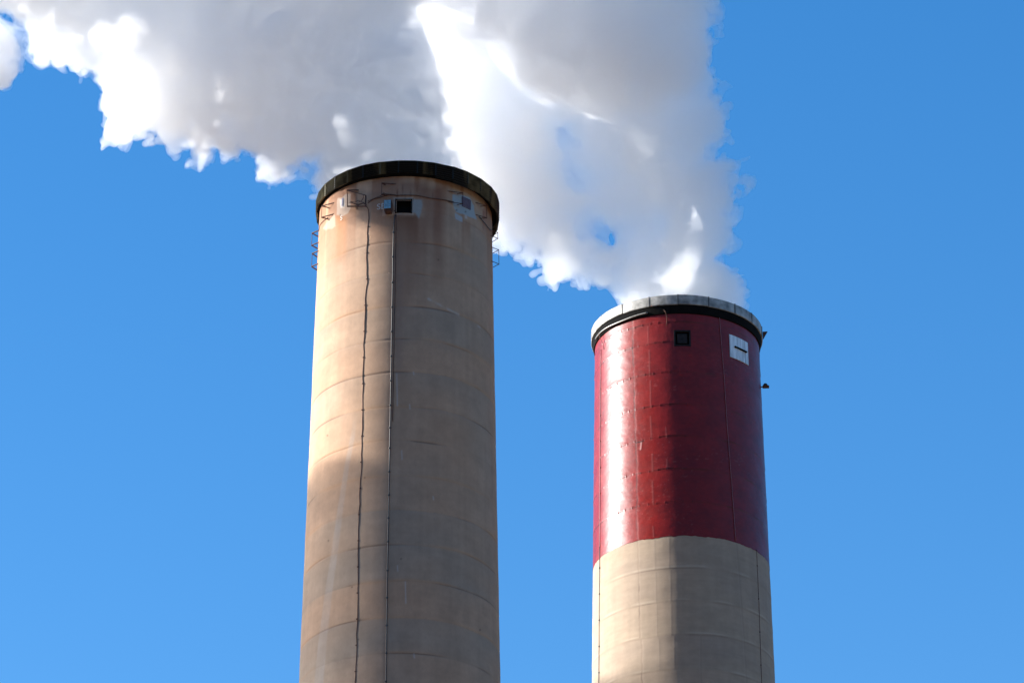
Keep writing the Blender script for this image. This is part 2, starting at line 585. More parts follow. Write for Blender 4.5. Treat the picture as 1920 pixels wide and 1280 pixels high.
def paint_lower_red_chimney(TH, Z, PX, PY, front):
    rng = np.random.default_rng(8)
    sh = TH.shape
    n = lambda a, b: noise2(sh, (a, b), (False, True), rng)
    col = np.zeros(sh + (3,), np.float32) + np.array([0.38, 0.288, 0.205], np.float32)
    disp = 0.004 * n(40, 50)
    js = sorted(red_joints)
    tones = rng.uniform(-1, 1, len(js) + 2)
    idx = np.searchsorted(np.array(js), Z)
    t = 0.35 * tones[idx] + 0.4 * n(8, 8) + 0.25 * n(24, 30)
    col = mixc(col, (0.335, 0.255, 0.195), np.clip(-t, 0, 1) * 0.7)
    col = mixc(col, (0.41, 0.295, 0.215), np.clip(t, 0, 1) * 0.7)
    col *= (1 + 0.04 * n(60, 70) + 0.03 * n(150, 160) + 0.03 * n(10, 240) + 0.02 * n(280, 30))[..., None]
    pit = smooth01((n(300, 400) - 0.95) / 0.3)
    col = mixc(col, (0.22, 0.18, 0.14), pit * 0.1)
    for j in js:
        d = Z - (j + 0.012 * noise2((1, sh[1]), (1, 40), (False, True), rng))
        on = smooth01(0.3 + 0.9 * noise2((1, sh[1]), (1, 40), (False, True), rng))
        col = mixc(col, (0.20, 0.14, 0.10), gauss(d, 0.03) * (0.08 + 0.55 * on))
        col = mixc(col, (0.56, 0.46, 0.35), gauss(d - 0.09, 0.05) * 0.4 * on)
        disp += 0.012 * smooth01((d + 0.05) / 0.1) * np.exp(-np.abs(d) / 0.3) * 0.6
    col, disp = seams(col, disp, PX, PY, (0.20, 0.14, 0.10), (0.43, 0.335, 0.26), n)
    return col, disp


SEAM_LINES = [
    [(1185.5, 580), (1187.5, 649), (1189.5, 709), (1190.8, 790), (1194, 856), (1195.5, 1000), (1196.5, 1030), (1199, 1110), (1200.6, 1196)],
    [(1204, 1199), (1205.5, 1290)],
]
SEAM_FAINT = [
    [(1214.5, 612), (1215, 647)], [(1217, 655), (1218, 706)], [(1219, 712), (1220, 765)], [(1219.5, 780), (1221.5, 824)], [(1222.5, 850), (1223.5, 884)],
    [(1223, 900), (1224.5, 946)], [(1224, 985), (1225.5, 1008)],
    [(1226.5, 1010), (1227.5, 1068)], [(1228.5, 1072), (1229.5, 1130)], [(1230.5, 1134), (1231.5, 1194)], [(1235, 1198), (1236, 1256)],
    [(1254.5, 1002), (1254.5, 1064)], [(1256.5, 1067), (1257, 1127)], [(1258, 1132), (1258.5, 1190)], [(1263.5, 1192), (1264, 1253)],
    [(1248, 800), (1249.5, 820)], [(1250, 860), (1251, 880)], [(1312, 1190), (1313, 1290)],
    [(1379, 1016), (1386, 1100), (1393, 1190), (1399, 1290)],
]


def seams(col, disp, PX, PY, dark, light, n):
    for L in SEAM_LINES:
        xs = np.interp(PY, [p[1] for p in L], [p[0] for p in L])
        on = (PY > L[0][1]) & (PY < L[-1][1])
        wob = 0.8 * n(70, 3)
        d = PX - xs - wob
        col = mixc(col, dark, gauss(d + 1.0, 1.3) * on * (0.35 + 0.55 * smooth01(0.4 + n(30, 3))))
        col = mixc(col, light, gauss(d - 1.6, 1.2) * on * 0.35 * smooth01(0.5 + n(26, 3)))
        disp = disp + on * (0.005 * smooth01(d / 3 + 0.5) * np.exp(-np.abs(d) / 10))
    for L in SEAM_FAINT:
        xs = np.interp(PY, [p[1] for p in L], [p[0] for p in L])
        on = (PY > L[0][1]) & (PY < L[-1][1])
        d = PX - xs
        col = mixc(col, light, gauss(d, 1.1) * on * 0.32)
        col = mixc(col, dark, gauss(d - 2.0, 1.1) * on * 0.25)
        disp = disp + on * 0.002 * gauss(d, 2.0)
    return col, disp


def paint_red(TH, Z, PX, PY, front):
    rng = np.random.default_rng(9)
    sh = TH.shape
    n = lambda a, b: noise2(sh, (a, b), (False, True), rng)
    col = np.zeros(sh + (3,), np.float32) + np.array([0.175, 0.0065, 0.005], np.float32)
    # sun-faded, chalky near the top, fresher below
    fade = smooth01((Z - (Z.min() + 4.5)) / 6.0)
    col = mixc(col, (0.18, 0.016, 0.016), fade * 0.35)
    col *= (1 + 0.12 * n(30, 60) + 0.10 * n(160, 220))[..., None]
    disp = 0.002 * n(60, 70) + 0.0013 * n(170, 220)
    js = sorted(red_joints)
    for j in js:
        wob = 0.02 * noise2((1, sh[1]), (1, 60), (False, True), rng)
        d = Z - (j + wob)
        on = smooth01(0.3 + 0.9 * noise2((1, sh[1]), (1, 70), (False, True), rng))
        col = mixc(col, (0.07, 0.012, 0.012), gauss(d, 0.03) * (0.15 + 0.65 * on))
        disp += 0.02 * smooth01((d + 0.04) / 0.08) * np.exp(-np.abs(d) / 0.25) * (0.4 + 0.6 * on)
        # nubs left at the formwork ties
        k = np.cos(TH * 62 + j * 3.0)
        nub = smooth01((k - 0.93) / 0.07) * gauss(d, 0.045) * (TH < 0.1)
        col = mixc(col, (0.05, 0.008, 0.01), nub * 0.8)
        disp += 0.02 * nub
    col, disp = seams(col, disp, PX, PY, (0.06, 0.008, 0.008), (0.34, 0.12, 0.11), n)
    # faint pale specks painted in for sun glints
    sp = smooth01((n(300, 420) - 0.95) / 0.2) * smooth01(0.45 + 0.8 * n(14, 20))
    col = mixc(col, (0.55, 0.28, 0.26), sp * 0.08)
    # the torn spot beside the seam
    d = polyline_dist(PX, PY, [(1203, 829), (1201.5, 842)])
    disp += 0.012 * gauss(d, 1.5)
    col = mixc(col, (0.5, 0.3, 0.28), gauss(d, 1.0) * 0.7)
    d = polyline_dist(PX, PY, [(1193, 830), (1207, 826.5)])
    col = mixc(col, (0.03, 0.006, 0.006), gauss(d, 1.2))
    # ragged lower edge of the paint is handled by the boundary strip
    return col, disp


RB = RED.hit(1278, 1002.5)[1]      # red / beige boundary

# ================================================================== old chimney
old = bpy.data.objects.new("weathered_chimney", None); COL.objects.link(old)
tag(old, "tall weathered pinkish concrete chimney with a dark faceted corrugated rim and rust stains", "chimney", "power station chimneys")

shaft_top = OLD_TOP - 0.35
link("shaft", shaft_mesh(OLD, 66.0, shaft_top, 840, 0.04, paint_old,
                         holes=[(W0[0], W1[0], W0[1], W1[1])], coarse_to=0.0), M_CONC_OLD, old)
b = MB(); vs, fs = ring_mesh(OLD, [(OLD.r(60) - 0.35, 55), (OLD.r(90) - 0.35, shaft_top), (OLD.r(90) - 0.01, shaft_top)], 96); b.add(vs, fs)
b.build("liner", M_BLACK, old)

# the recess of the square opening
def recess(C, a0, a1, depth, mat_frame, mat_in, parent, name, fw=0.05, proud=0.03, back=None):
    (t0, z0), (t1, z1) = a0, a1
    th = (t0 + t1) / 2
    o, s, u = C.frame(th)
    zc = (z0 + z1) / 2
    c = C.pt(th, zc)
    hw = C.r(zc) * (t1 - t0) / 2 + 0.02
    hh = (z1 - z0) / 2 + 0.02
    f = MB()
    for sx in (-1, 1):
        f.box(c + s * sx * (hw + fw / 2 - 0.01) + o * (proud - 0.06), s * fw / 2, u * (hh + fw), o * 0.06)
        f.box(c + u * sx * (hh + fw / 2 - 0.01) + o * (proud - 0.058), s * (hw - 0.012), u * fw / 2, o * 0.06)
    fr = f.build(name, mat_frame, parent)
    g = MB()
    w = 0.04
    for sx in (-1, 1):
        g.box(c + s * sx * (hw + w) - o * (depth / 2 + 0.03), s * w, u * (hh + 2 * w), o * depth / 2)
        g.box(c + u * sx * (hh + w) - o * (depth / 2 + 0.03), s * (hw - 0.002), u * w, o * depth / 2)
    g.box(c - o * (depth + 0.05), s * (hw + 2 * w), u * (hh + 2 * w), o * 0.02)
    g.build("opening", mat_in, fr)
    return fr, c, o, s, u, hw, hh


recess(OLD, W0, W1, 0.55, M_BLACK, M_BLACK, old, "opening_frame", 0.04, 0.01)

# corrugated rim: 31 flat panels, each a real sheet with ridges
cap_dx = 0.085
cap_r = 4.165
n_seg = 31
cap_root = None
b = MB(); pale_faces = []
for k in range(n_seg):
    t0 = R(7.3) + 2 * math.pi * (k - 0.5 + 0.5) / n_seg
    t1 = t0 + 2 * math.pi / n_seg
    A = np.array([OLD.x + cap_dx + cap_r * math.sin(t0), OLD.y - cap_r * math.cos(t0), 0])
    B = np.array([OLD.x + cap_dx + cap_r * math.sin(t1), OLD.y - cap_r * math.cos(t1), 0])
    tm = (t0 + t1) / 2
    o, s, u = OLD.frame(tm)
    zt = OLD_TOP + random.uniform(-0.012, 0.012)
    zb = OLD_TOP - 0.62 - 0.27 * smooth01((math.sin(tm) - 0.1) / 0.8) + random.choice((0, 0, 0.0, 0.05, -0.03))
    tilt = random.uniform(-0.02, 0.02)
    rows = 29
    vs, fs = [], []
    for i in range(rows):
        z = zt + (zb - zt) * i / (rows - 1)
        rd = 0.036 * math.cos(2 * math.pi * i / 4) + tilt * i / rows
        e = (B - A) * 0.004
        vs.append(A + e + o * rd + u * z); vs.append(B - e + o * rd + u * z)
    for i in range(rows - 1):
        fs.append((2 * i, 2 * i + 1, 2 * i + 3, 2 * i + 2))
    base = 2 * rows
    vs2 = [np.array(v) - o * 0.03 for v in vs]
    fs2 = [tuple(base + i for i in reversed(f)) for f in fs]
    edge = [(0, 2 * i, 0) for i in range(0)]
    if 38 < math.degrees(tm) < 50 or 56 < math.degrees(tm) < 63 or 72 < math.degrees(tm) < 80 or 284 < math.degrees(tm) < 320:  # right panels are faded; the left range is painted paler as the sunlit side
        pale_faces += list(range(len(b.f), len(b.f) + len(fs)))
    b.add(list(vs) + vs2, fs + fs2 + [(1, 0, base, base + 1), (2 * rows - 2, 2 * rows - 1, base + 2 * rows - 1, base + 2 * rows - 2)])
    # upright angle at each corner
    b.box(A - o * 0.01 + u * (zt - 0.31), s * 0.03, u * 0.30, o * 0.02)
cap = b.build("rim_cladding", None, old)
cap.data.materials.clear()

# cladding material: dark olive paint, worn through to pale bleached bays on some panels
m, n_, l_, p_ = mat_new("olive_corrugated_cladding")
tc = n_.new('ShaderNodeTexCoord')
mp = n_.new('ShaderNodeMapping'); mp.inputs['Scale'].default_value = (1, 1, 0.15)
l_.new(tc.outputs['Object'], mp.inputs[0])
nz = n_.new('ShaderNodeTexNoise'); nz.inputs['Scale'].default_value = 1.1; nz.inputs['Detail'].default_value = 3
l_.new(mp.outputs[0], nz.inputs['Vector'])
cr = n_.new('ShaderNodeValToRGB')
cr.color_ramp.elements[0].position = 0.50; cr.color_ramp.elements[0].color = (0.011, 0.012, 0.012, 1)
cr.color_ramp.elements[1].position = 0.60; cr.color_ramp.elements[1].color = (0.12, 0.105, 0.06, 1)
l_.new(nz.outputs['Fac'], cr.inputs['Fac'])
l_.new(cr.outputs[0], p_.inputs['Base Color']); p_.inputs['Roughness'].default_value = 0.6; p_.inputs['Specular IOR Level'].default_value = 0.2
cap.data.materials.append(m)
cap.data.materials.append(M_CAP_PALE)
for q in pale_faces:
    cap.data.polygons[q].material_index = 1

b = MB()
vs, fs = ring_mesh(OLD, [(cap_r - 0.05, OLD_TOP - 0.54), (cap_r - 0.05, OLD_TOP - 0.14), (3.7, OLD_TOP - 0.05), (3.7, OLD_TOP - 0.5),
                         (3.88, OLD_TOP - 0.64), (3.95, OLD_TOP - 0.68)], 93, dx=cap_dx * 0.7, closed=True)
b.add(vs, fs)
b.build("rim_core", M_BLACK, old)

# rusty stand-off brackets
def bracket(C, th, z, h, out, hw, skew=0.0, parent=None, lower=True, rod=True, skew_w=0.0, diag=False):
    b = MB()
    o, s, u = C.frame(th)
    for k, zz in enumerate((z, z - h) if lower else (z,)):
        base = C.pt(th, zz)
        apex = base + o * out + s * skew
        for sx in (-1, 1):
            t2 = th + (sx * hw + skew_w) / C.r(zz)
            b.angle_bar(C.pt(t2, zz, -0.02), apex, 0.032, 0.010)
    if rod and lower:
        apex_t = C.pt(th, z) + o * out + s * skew
        apex_b = C.pt(th, z - h) + o * out + s * skew
        b.tube([apex_t + u * 0.05, apex_b - u * 0.03], 0.012, 6)
    if diag:
        b.tube([C.pt(th, z) + o * out + s * skew, C.pt(th + hw / C.r(z), z - h, 0.03)], 0.012, 6)
    return b.build("bracket", M_RUST, parent)


def th_z(C, px, py):
    return C.hit(px, py)


def frame_bracket(C, corners, out, parent):
    """a four-sided hanging frame standing off the wall; corners are wall pixels behind it"""
    b = MB()
    P = []
    for (px, py) in corners:
        P.append(C.at(px, py, out))
    for i in range(4):
        b.angle_bar(P[i], P[(i + 1) % 4], 0.035, 0.01)
    for i in (0, 3):
        th, z = C.hit(*corners[i])
        b.angle_bar(P[i], C.pt(th + 0.95 / C.r(z) * 0.5, z - 0.05, 0.0), 0.05, 0.012)
    return b.build("bracket", M_RUST, parent)


frame_bracket(OLD, [(656.5, 361), (690, 371), (690, 391), (656.5, 391)], 0.22, old)
# second cross rail of the big frame
for (px, py, hh_, out, hw, sk, skw) in (
        (619, 386, 0.58, 0.30, 0.30, -0.22, 0.10),
        (722, 347, 0.56, 0.20, 0.26, -0.10, 0.30),
        (857, 364, 0.55, 0.22, 0.26, 0.16, -0.25),
        (901, 387, 0.62, 0.26, 0.22, 0.10, -0.20)):
    t, z = th_z(OLD, px, py)
    bracket(OLD, t, z, hh_, out, hw, sk, old, skew_w=skw)
for (t, z, hh_, out) in ((-86, 91.15, 0.0, 0.30), (-84.5, 91.0, 0.62, 0.30), (-83, 89.9, 0.66, 0.26), (84, 91.0, 0.30, 0.28), (85, 90.15, 0.72, 0.30)):
    if hh_ > 0:
        bracket(OLD, R(t), z, hh_, out, 0.34, 0, old)

# junction lamp beside the opening
t, z = th_z(OLD, 729.5, 391)
o, s, u = OLD.frame(t)
c = OLD.pt(t, z)
b = MB()
b.box(c + o * 0.20, s * 0.17, u * 0.235, o * 0.19, 0.02)
b.box(c + o * 0.18 - u * 0.27, s * 0.15, u * 0.03, o * 0.16, 0.01)
lamp = b.build("lamp_box", M_RUST, old)
b = MB()
b.box(c + o * 0.395 + u * 0.01, s * 0.145, u * 0.205, o * 0.008, 0.004)
b.build("lens", M_LENS, lamp)
b = MB()
for k in (-1, 0, 1):
    b.tube([c + o * 0.415 + s * 0.07 * k - u * 0.19, c + o * 0.415 + s * 0.07 * k + u * 0.21], 0.006, 5)
    b.tube([c + o * 0.418 + u * (0.10 * k + 0.01) - s * 0.14, c + o * 0.418 + u * (0.10 * k + 0.01) + s * 0.14], 0.006, 5)
b.build("wire_guard", M_GREYSTEEL, lamp)

# vent in the pale patch
t, z = th_z(OLD, 874, 381)
o, s, u = OLD.frame(t)
c = OLD.pt(t, z)
b = MB()
b.box(c + o * 0.015, s * 0.27, u * 0.25, o * 0.03, 0.01)
for k in range(9):
    b.box(c + o * 0.05 + u * (-0.2 + 0.05 * k), s * 0.24, u * 0.008 + o * 0.010, o * 0.006)
b.build("vent", M_MAUVE, old)

# lettering on the wall, bent round the shaft
def wall_text(C, body, px, py, size, mat, parent, name, label, sx=1.0):
    cu = bpy.data.curves.new("lettering_curve", 'FONT')
    cu.body = body; cu.size = size; cu.align_x = 'CENTER'; cu.align_y = 'CENTER'
    tmp = bpy.data.objects.new("tmp_text", cu)
    COL.objects.link(tmp)
    dg = bpy.context.evaluated_depsgraph_get()
    me = bpy.data.meshes.new_from_object(tmp.evaluated_get(dg))
    bpy.data.objects.remove(tmp); bpy.data.curves.remove(cu)
    t, z = C.hit(px, py)
    for v in me.vertices:
        x, y = v.co.x * sx, v.co.y
        p = C.pt(t + x / C.r(z), z + y, 0.022)
        v.co = p
    me.materials.clear()
    ob = link(name, me, mat, parent)
    if label: ob["label"] = label
    return ob


wall_text(OLD, "SE", 714.5, 388, 0.42, M_CHALK, old, "lettering", "faded white SE painted letters")
wall_text(OLD, "1", 642.5, 380, 0.62, M_MAUVE, old, "lettering", "dark figure 1 on white patch", 1.5)
wall_text(OLD, "S", 640.5, 409, 0.34, M_CHALK, old, "lettering", "faded white S on rust stain")


def wall_cable(C, pts, r, off, mat, parent, name, clamp_px=None, wob=0.0, down=False, clamp_mat=None, seed=1):
    rr = random.Random(seed)
    P = []
    hits = [C.hit(*p) for p in pts]
    for a, b_ in zip(hits[:-1], hits[1:]):
        n = max(2, int(abs(a[1] - b_[1]) / 0.35 + abs(a[0] - b_[0]) * C.r0 / 0.35))
        for k in range(n):
            f = k / n
            P.append((a[0] + (b_[0] - a[0]) * f + rr.uniform(-wob, wob) / C.r0, a[1] + (b_[1] - a[1]) * f))
    P.append(hits[-1])
    Q = [C.pt(t, z, off) for t, z in P]
    if down:
        t, z = P[-1]
        for k in range(1, 12):
            Q.append(C.pt(t, z * (1 - k / 11.0) + 0.05, off))
    b = MB(); b.tube(Q, r, 7)
    ob = b.build(name, mat, parent, smooth=True)
    if clamp_px:
        cb = []
        for (x, y) in clamp_px:
            t, z = C.hit(x, y)
            o, s, u = C.frame(t)
            c = C.pt(t, z, off * 0.5)
            k = MB(); k.box(c + o * (r * 0.6), s * (r * 1.4 + 0.012), u * 0.035, o * (off * 0.5 + r), 0.01)
            k.build("clamp", clamp_mat or mat, ob)
    return ob


lerp_x = lambda pts, y: float(np.interp(y, [p[1] for p in pts], [p[0] for p in pts]))
c1 = [(687, 386), (691, 393), (691.5, 410), (688.5, 450), (687, 500), (688.5, 530), (686, 545), (684, 590), (682, 660), (680, 740), (678.5, 820),
      (676.5, 900), (673, 960), (671.5, 1040), (670.5, 1120), (669, 1190), (666, 1280)]
wall_cable(OLD, c1, 0.018, 0.006, M_RUST, old, "cable", [(lerp_x(c1, y), y) for y in range(425, 1290, 49)], 0.025, True, seed=3)
c2 = [(741, 403), (738.5, 420), (737, 470), (736, 540), (734.5, 620), (733, 720), (731.5, 800), (730, 880), (728, 990), (726, 1090), (723.5, 1290)]
wall_cable(OLD, c2, 0.025, 0.02, M_DARKSTEEL, old, "conduit", [(lerp_x(c2, y), y) for y in (436, 482, 530, 576, 622, 668, 714, 760, 802, 840, 884, 928, 971, 1015, 1069, 1120, 1172, 1224, 1277)], 0.0, True, M_DARKSTEEL)
c3 = [(743, 403), (742.5, 440), (741.5, 520), (739.8, 600), (738, 700), (736.5, 790)]
wall_cable(OLD, c3, 0.014, 0.03, M_RUST, old, "cable", None, 0.006, False)
c4 = [(690, 381), (700, 374), (712, 371), (720, 369), (731, 365), (742, 367), (760, 366.5), (780, 367), (795, 369.5), (806, 372), (830, 375), (850, 379)]
wall_cable(OLD, c4, 0.018, 0.03, M_RUST, old, "cable", None, 0.03, False, seed=5)
c5 = [(690, 378), (698, 375), (714, 368.5), (721, 362)]
wall_cable(OLD, c5, 0.014, 0.05, M_RUST, old, "cable", None, 0.02, False, seed=6)
c6 = [(599, 433), (601, 422), (608, 414), (616, 408)]
wall_cable(OLD, c6, 0.014, 0.03, M_RUST, old, "cable", None, 0.01, False, seed=7)
c7 = [(897, 407), (906, 417), (912, 425), (917, 431), (922, 433)]
wall_cable(OLD, c7, 0.02, 0.04, M_DARKSTEEL, old, "cable", None, 0.01, False, seed=8)
# the tangle of loose wire at the frame
for sd_ in range(4):
    rr = random.Random(sd_ + 20)
    pts = [(659, 381), (667 + rr.uniform(-3, 3), 383 + rr.uniform(-3, 3)), (674, 384 + rr.uniform(-6, 6)), (681 + rr.uniform(-3, 3), 386 + rr.uniform(-5, 4)), (690, 386)]
    if sd_ == 3:
        pts = [(672, 388), (674, 392), (672, 395)]
    wall_cable(OLD, pts, 0.013, 0.12, M_RUST, old, "loose_wire", None, 0.05, False, seed=sd_)
wall_cable(OLD, [(684, 367), (683.5, 372), (680, 379), (674, 381)], 0.014, 0.10, M_RUST, old, "loose_wire", None, 0.02, seed=31)

# ================================================================== red-topped chimney
red = bpy.data.objects.new("red_topped_chimney", None); COL.objects.link(red)
tag(red, "tall beige concrete chimney with glossy dark red painted top and pale metal rim", "chimney", "power station chimneys")
link("shaft", shaft_mesh(RED, 70.5, RB, 640, 0.045, paint_lower_red_chimney, coarse_to=0.0), M_CONC_NEW, red)
red_band = link("red_band", shaft_mesh(RED, RB, RED_TOP - 0.5, 720, 0.035, paint_red,
                                       holes=[(H0[0], H1[0], H0[1], H1[1])], r_off=0.006), M_RED, red)
b = MB(); vs, fs = ring_mesh(RED, [(RED.r(60) - 0.35, 55), (RED.r(90) - 0.35, RED_TOP - 0.4), (RED.r(92) - 0.005, RED_TOP - 0.4)], 96); b.add(vs, fs)
b.build("liner", M_BLACK, red)
# ragged lower edge of the red paint: a thin uneven skirt of paint over the beige
nn = 720
th = np.linspace(-math.pi, math.pi, nn, endpoint=False)
rg = np.random.default_rng(4)
drop = 0.03 + 0.02 * noise2((1, nn), (1, 90), (False, True), rg)[0] + 0.03 * np.clip(noise2((1, nn), (1, 260), (False, True), rg)[0], 0, 1)
vs = [RED.pt(t, RB + 0.02, 0.0085) for t in th] + [RED.pt(t, RB - d, 0.0085) for t, d in zip(th, drop)]
me = quad_mesh(np.array(vs), np.array([(nn + i, nn + (i + 1) % nn, (i + 1) % nn, i) for i in range(nn)]))
a = me.color_attributes.new("paint", 'FLOAT_COLOR', 'POINT')
buf = np.ones((2 * nn, 4), np.float32); buf[:, :3] = (0.175, 0.0065, 0.005); a.data.foreach_set('color', buf.ravel())
link("paint_edge", me, M_RED, red_band)

# rim: sheet-metal band in bays with lapped joints, dark soffit under it
rim_r = 4.155
bays = [-152, -128, -104, -84, -62, -41, -20.5, -1.2, 19.5, 40, 58, 80, 102, 126, 150, 173]
b = MB()
nf = 8
for k, a0 in enumerate(bays):
    a1 = bays[(k + 1) % len(bays)] + (360 if k == len(bays) - 1 else 0)
    jz = random.uniform(-0.012, 0.012); jr = random.uniform(-0.008, 0.008)
    vs, fs = [], []
    prof = [(3.72, -0.42), (3.72, -0.03), (3.78, 0.0), (4.10, 0.0), (4.15, -0.03), (4.155, -0.07), (4.155, -0.50), (4.14, -0.53), (4.08, -0.53), (4.08, -0.42)]
    for i in range(nf + 1):
        t = R(a0 + (a1 - a0) * i / nf)
        for (r_, z_) in prof:
            rr_ = r_ + jr
            vs.append((RED.x + rr_ * math.sin(t), RED.y - rr_ * math.cos(t), RED_TOP + z_ + jz))
    m_ = len(prof)
    for i in range(nf):
        for q in range(m_):
            q2 = (q + 1) % m_
            fs.append((i * m_ + q, (i + 1) * m_ + q, (i + 1) * m_ + q2, i * m_ + q2))
    b.add(vs, fs)
rim = b.build("rim", M_CAP_METAL, red)
for k, a0 in enumerate(bays):
    t = R(a0)
    o, s, u = RED.frame(t)
    P = np.array([RED.x, RED.y, RED_TOP - 0.27]) + o * (rim_r + 0.006)
    g = MB(); g.box(P, s * 0.022, u * 0.262, o * 0.012, 0.004)
    g.build("joint_strip", M_DARKSTEEL, rim)
b = MB()
vs, fs = ring_mesh(RED, [(4.07, RED_TOP - 0.45), (4.10, RED_TOP - 0.60), (4.03, RED_TOP - 0.93), (RED.r(91.7) + 0.005, RED_TOP - 0.95), (3.80, RED_TOP - 0.45)], 128, closed=True)
b.add(vs, fs)
b.build("soffit", M_BLACK, red)
# grey rail under the sunny side of the rim
b = MB()
pts = []
for k in range(40):
    t = R(-75 + 53 * k / 39)
    pts.append((RED.x + 4.085 * math.sin(t), RED.y - 4.085 * math.cos(t), RED_TOP - 0.84 + 0.03 * math.sin(k * 0.2)))
b.tube(pts, 0.045, 8)
b.build("rim_rail", M_GREYSTEEL, red, smooth=True)

# hatch with sunk door
fr, c, o, s, u, hw, hh = recess(RED, H0, H1, 0.10, M_HATCH, M_BLACK, red, "hatch", 0.07, 0.03)
b = MB(); b.box(c - o * 0.06, s * (hw * 0.72), u * (hh * 0.72), o * 0.03, 0.02)
b.build("door", M_HATCH, fr)

# white square panel with a dark slot bar
corners = [(1366.8, 626.2), (1400.5, 643.7), (1402.6, 685.4), (1368, 669)]
hs4 = [RED.hit(*p) for p in corners]
t0 = (hs4[0][0] + hs4[3][0]) / 2; t1 = (hs4[1][0] + hs4[2][0]) / 2
z1 = (hs4[0][1] + hs4[1][1]) / 2; z0 = (hs4[2][1] + hs4[3][1]) / 2
nx, nzp = 12, 8
vs, fs = [], []
for lay, off in ((0, 0.045), (1, 0.0)):
    for j in range(nzp + 1):
        for i in range(nx + 1):
            vs.append(RED.pt(t0 + (t1 - t0) * i / nx, z0 + (z1 - z0) * j / nzp, off))
N1 = (nx + 1) * (nzp + 1)
for j in range(nzp):
    for i in range(nx):
        a_ = j * (nx + 1) + i
        fs.append((a_, a_ + 1, a_ + nx + 2, a_ + nx + 1))
        fs.append((N1 + a_, N1 + a_ + nx + 1, N1 + a_ + nx + 2, N1 + a_ + 1))
rimloop = [i for i in range(nx + 1)] + [j * (nx + 1) + nx for j in range(1, nzp + 1)] + [nzp * (nx + 1) + i for i in range(nx - 1, -1, -1)] + [j * (nx + 1) for j in range(nzp - 1, 0, -1)]
for q in range(len(rimloop)):
    a_, b_ = rimloop[q], rimloop[(q + 1) % len(rimloop)]
    fs.append((b_, a_, N1 + a_, N1 + b_))
b = MB(); b.add(vs, fs)
# panel: dirty white paint with rain streaks
m, n_, l_, p_ = mat_new("streaked_white_panel")
tc = n_.new('ShaderNodeTexCoord'); mp = n_.new('ShaderNodeMapping'); mp.inputs['Scale'].default_value = (1, 1, 0.12)
l_.new(tc.outputs['Object'], mp.inputs[0])
nz = n_.new('ShaderNodeTexNoise'); nz.inputs['Scale'].default_value = 7; nz.inputs['Detail'].default_value = 6
l_.new(mp.outputs[0], nz.inputs['Vector'])
cr = n_.new('ShaderNodeValToRGB')
cr.color_ramp.elements[0].position = 0.30; cr.color_ramp.elements[0].color = (0.42, 0.47, 0.50, 1)
cr.color_ramp.elements[1].position = 0.60; cr.color_ramp.elements[1].color = (0.74, 0.80, 0.84, 1)
l_.new(nz.outputs['Fac'], cr.inputs['Fac']); l_.new(cr.outputs[0], p_.inputs['Base Color'])
p_.inputs['Roughness'].default_value = 0.6
panel = b.build("panel", m, red)
b = MB()
ta, za = RED.hit(1375.5, 649.8); tb, zb = RED.hit(1397.5, 662)
zc = (za + zb) / 2
A, B = RED.pt(ta, zc, 0.09), RED.pt(tb, zc, 0.09)
oo, ss, uu = RED.frame((ta + tb) / 2)
b.box((A + B) / 2, (B - A) / 2, uu * 0.032, oo * 0.045, 0.01)
b.build("slot_bar", M_BLACK, panel)
b = MB()
tc_ = t0 + (t1 - t0) * 0.79
b.tube([RED.pt(tc_, z1 - 0.01, 0.05), RED.pt(tc_, z0 + 0.01, 0.05)], 0.008, 5)
b.build("panel_joint", M_GREYSTEEL, panel)

# cables
wall_cable(RED, [(1347.8, 588), (1351, 634), (1356.3, 697), (1362.6, 797), (1370.5, 900), (1378.8, 1014)], 0.016, 0.035, M_CABLE_R, red, "cable", None, 0.0)
cl = [(1127.5, 655), (1127, 700), (1126.5, 800), (1126, 900), (1125.5, 1000), (1124.5, 1120), (1123.5, 1290)]
wall_cable(RED, cl, 0.014, 0.03, M_CABLE_R, red, "cable", [(lerp_x(cl, y), y) for y in range(680, 1040, 49)], 0.0, False)
wall_cable(RED, [(1125.4, 1022), (1124.5, 1120), (1123.5, 1290)], 0.0155, 0.03, M_DARKSTEEL, red, "cable", [(lerp_x(cl, y), y) for y in range(1064, 1290, 49)], 0.0, True)
cr_ = [(1418, 1030), (1422, 1120), (1428, 1290)]
wall_cable(RED, cr_, 0.010, 0.02, M_RUST, red, "cable", [(lerp_x(cr_, y), y) for y in range(1060, 1290, 62)], 0.0, True)
# loose wires off the rim
def free_wire(C, pts, rad, mat, parent, r_=0.012, name="loose_wire"):
    q = []
    for (px, py, off) in pts:
        q.append(C.at(px, py, off))
    b = MB(); b.tube(q, r_, 6)
    return b.build(name, mat, parent, smooth=True)
free_wire(RED, [(1245.5, 584, 0.18), (1248.5, 588, 0.16), (1251, 597, 0.12), (1250.5, 606, 0.06), (1249.5, 611, 0.03)], 0, M_RUST, red)
free_wire(RED, [(1129.5, 625, 0.22), (1131.5, 634, 0.2), (1134, 645, 0.1), (1133.5, 655, 0.03)], 0, M_RUST, red)

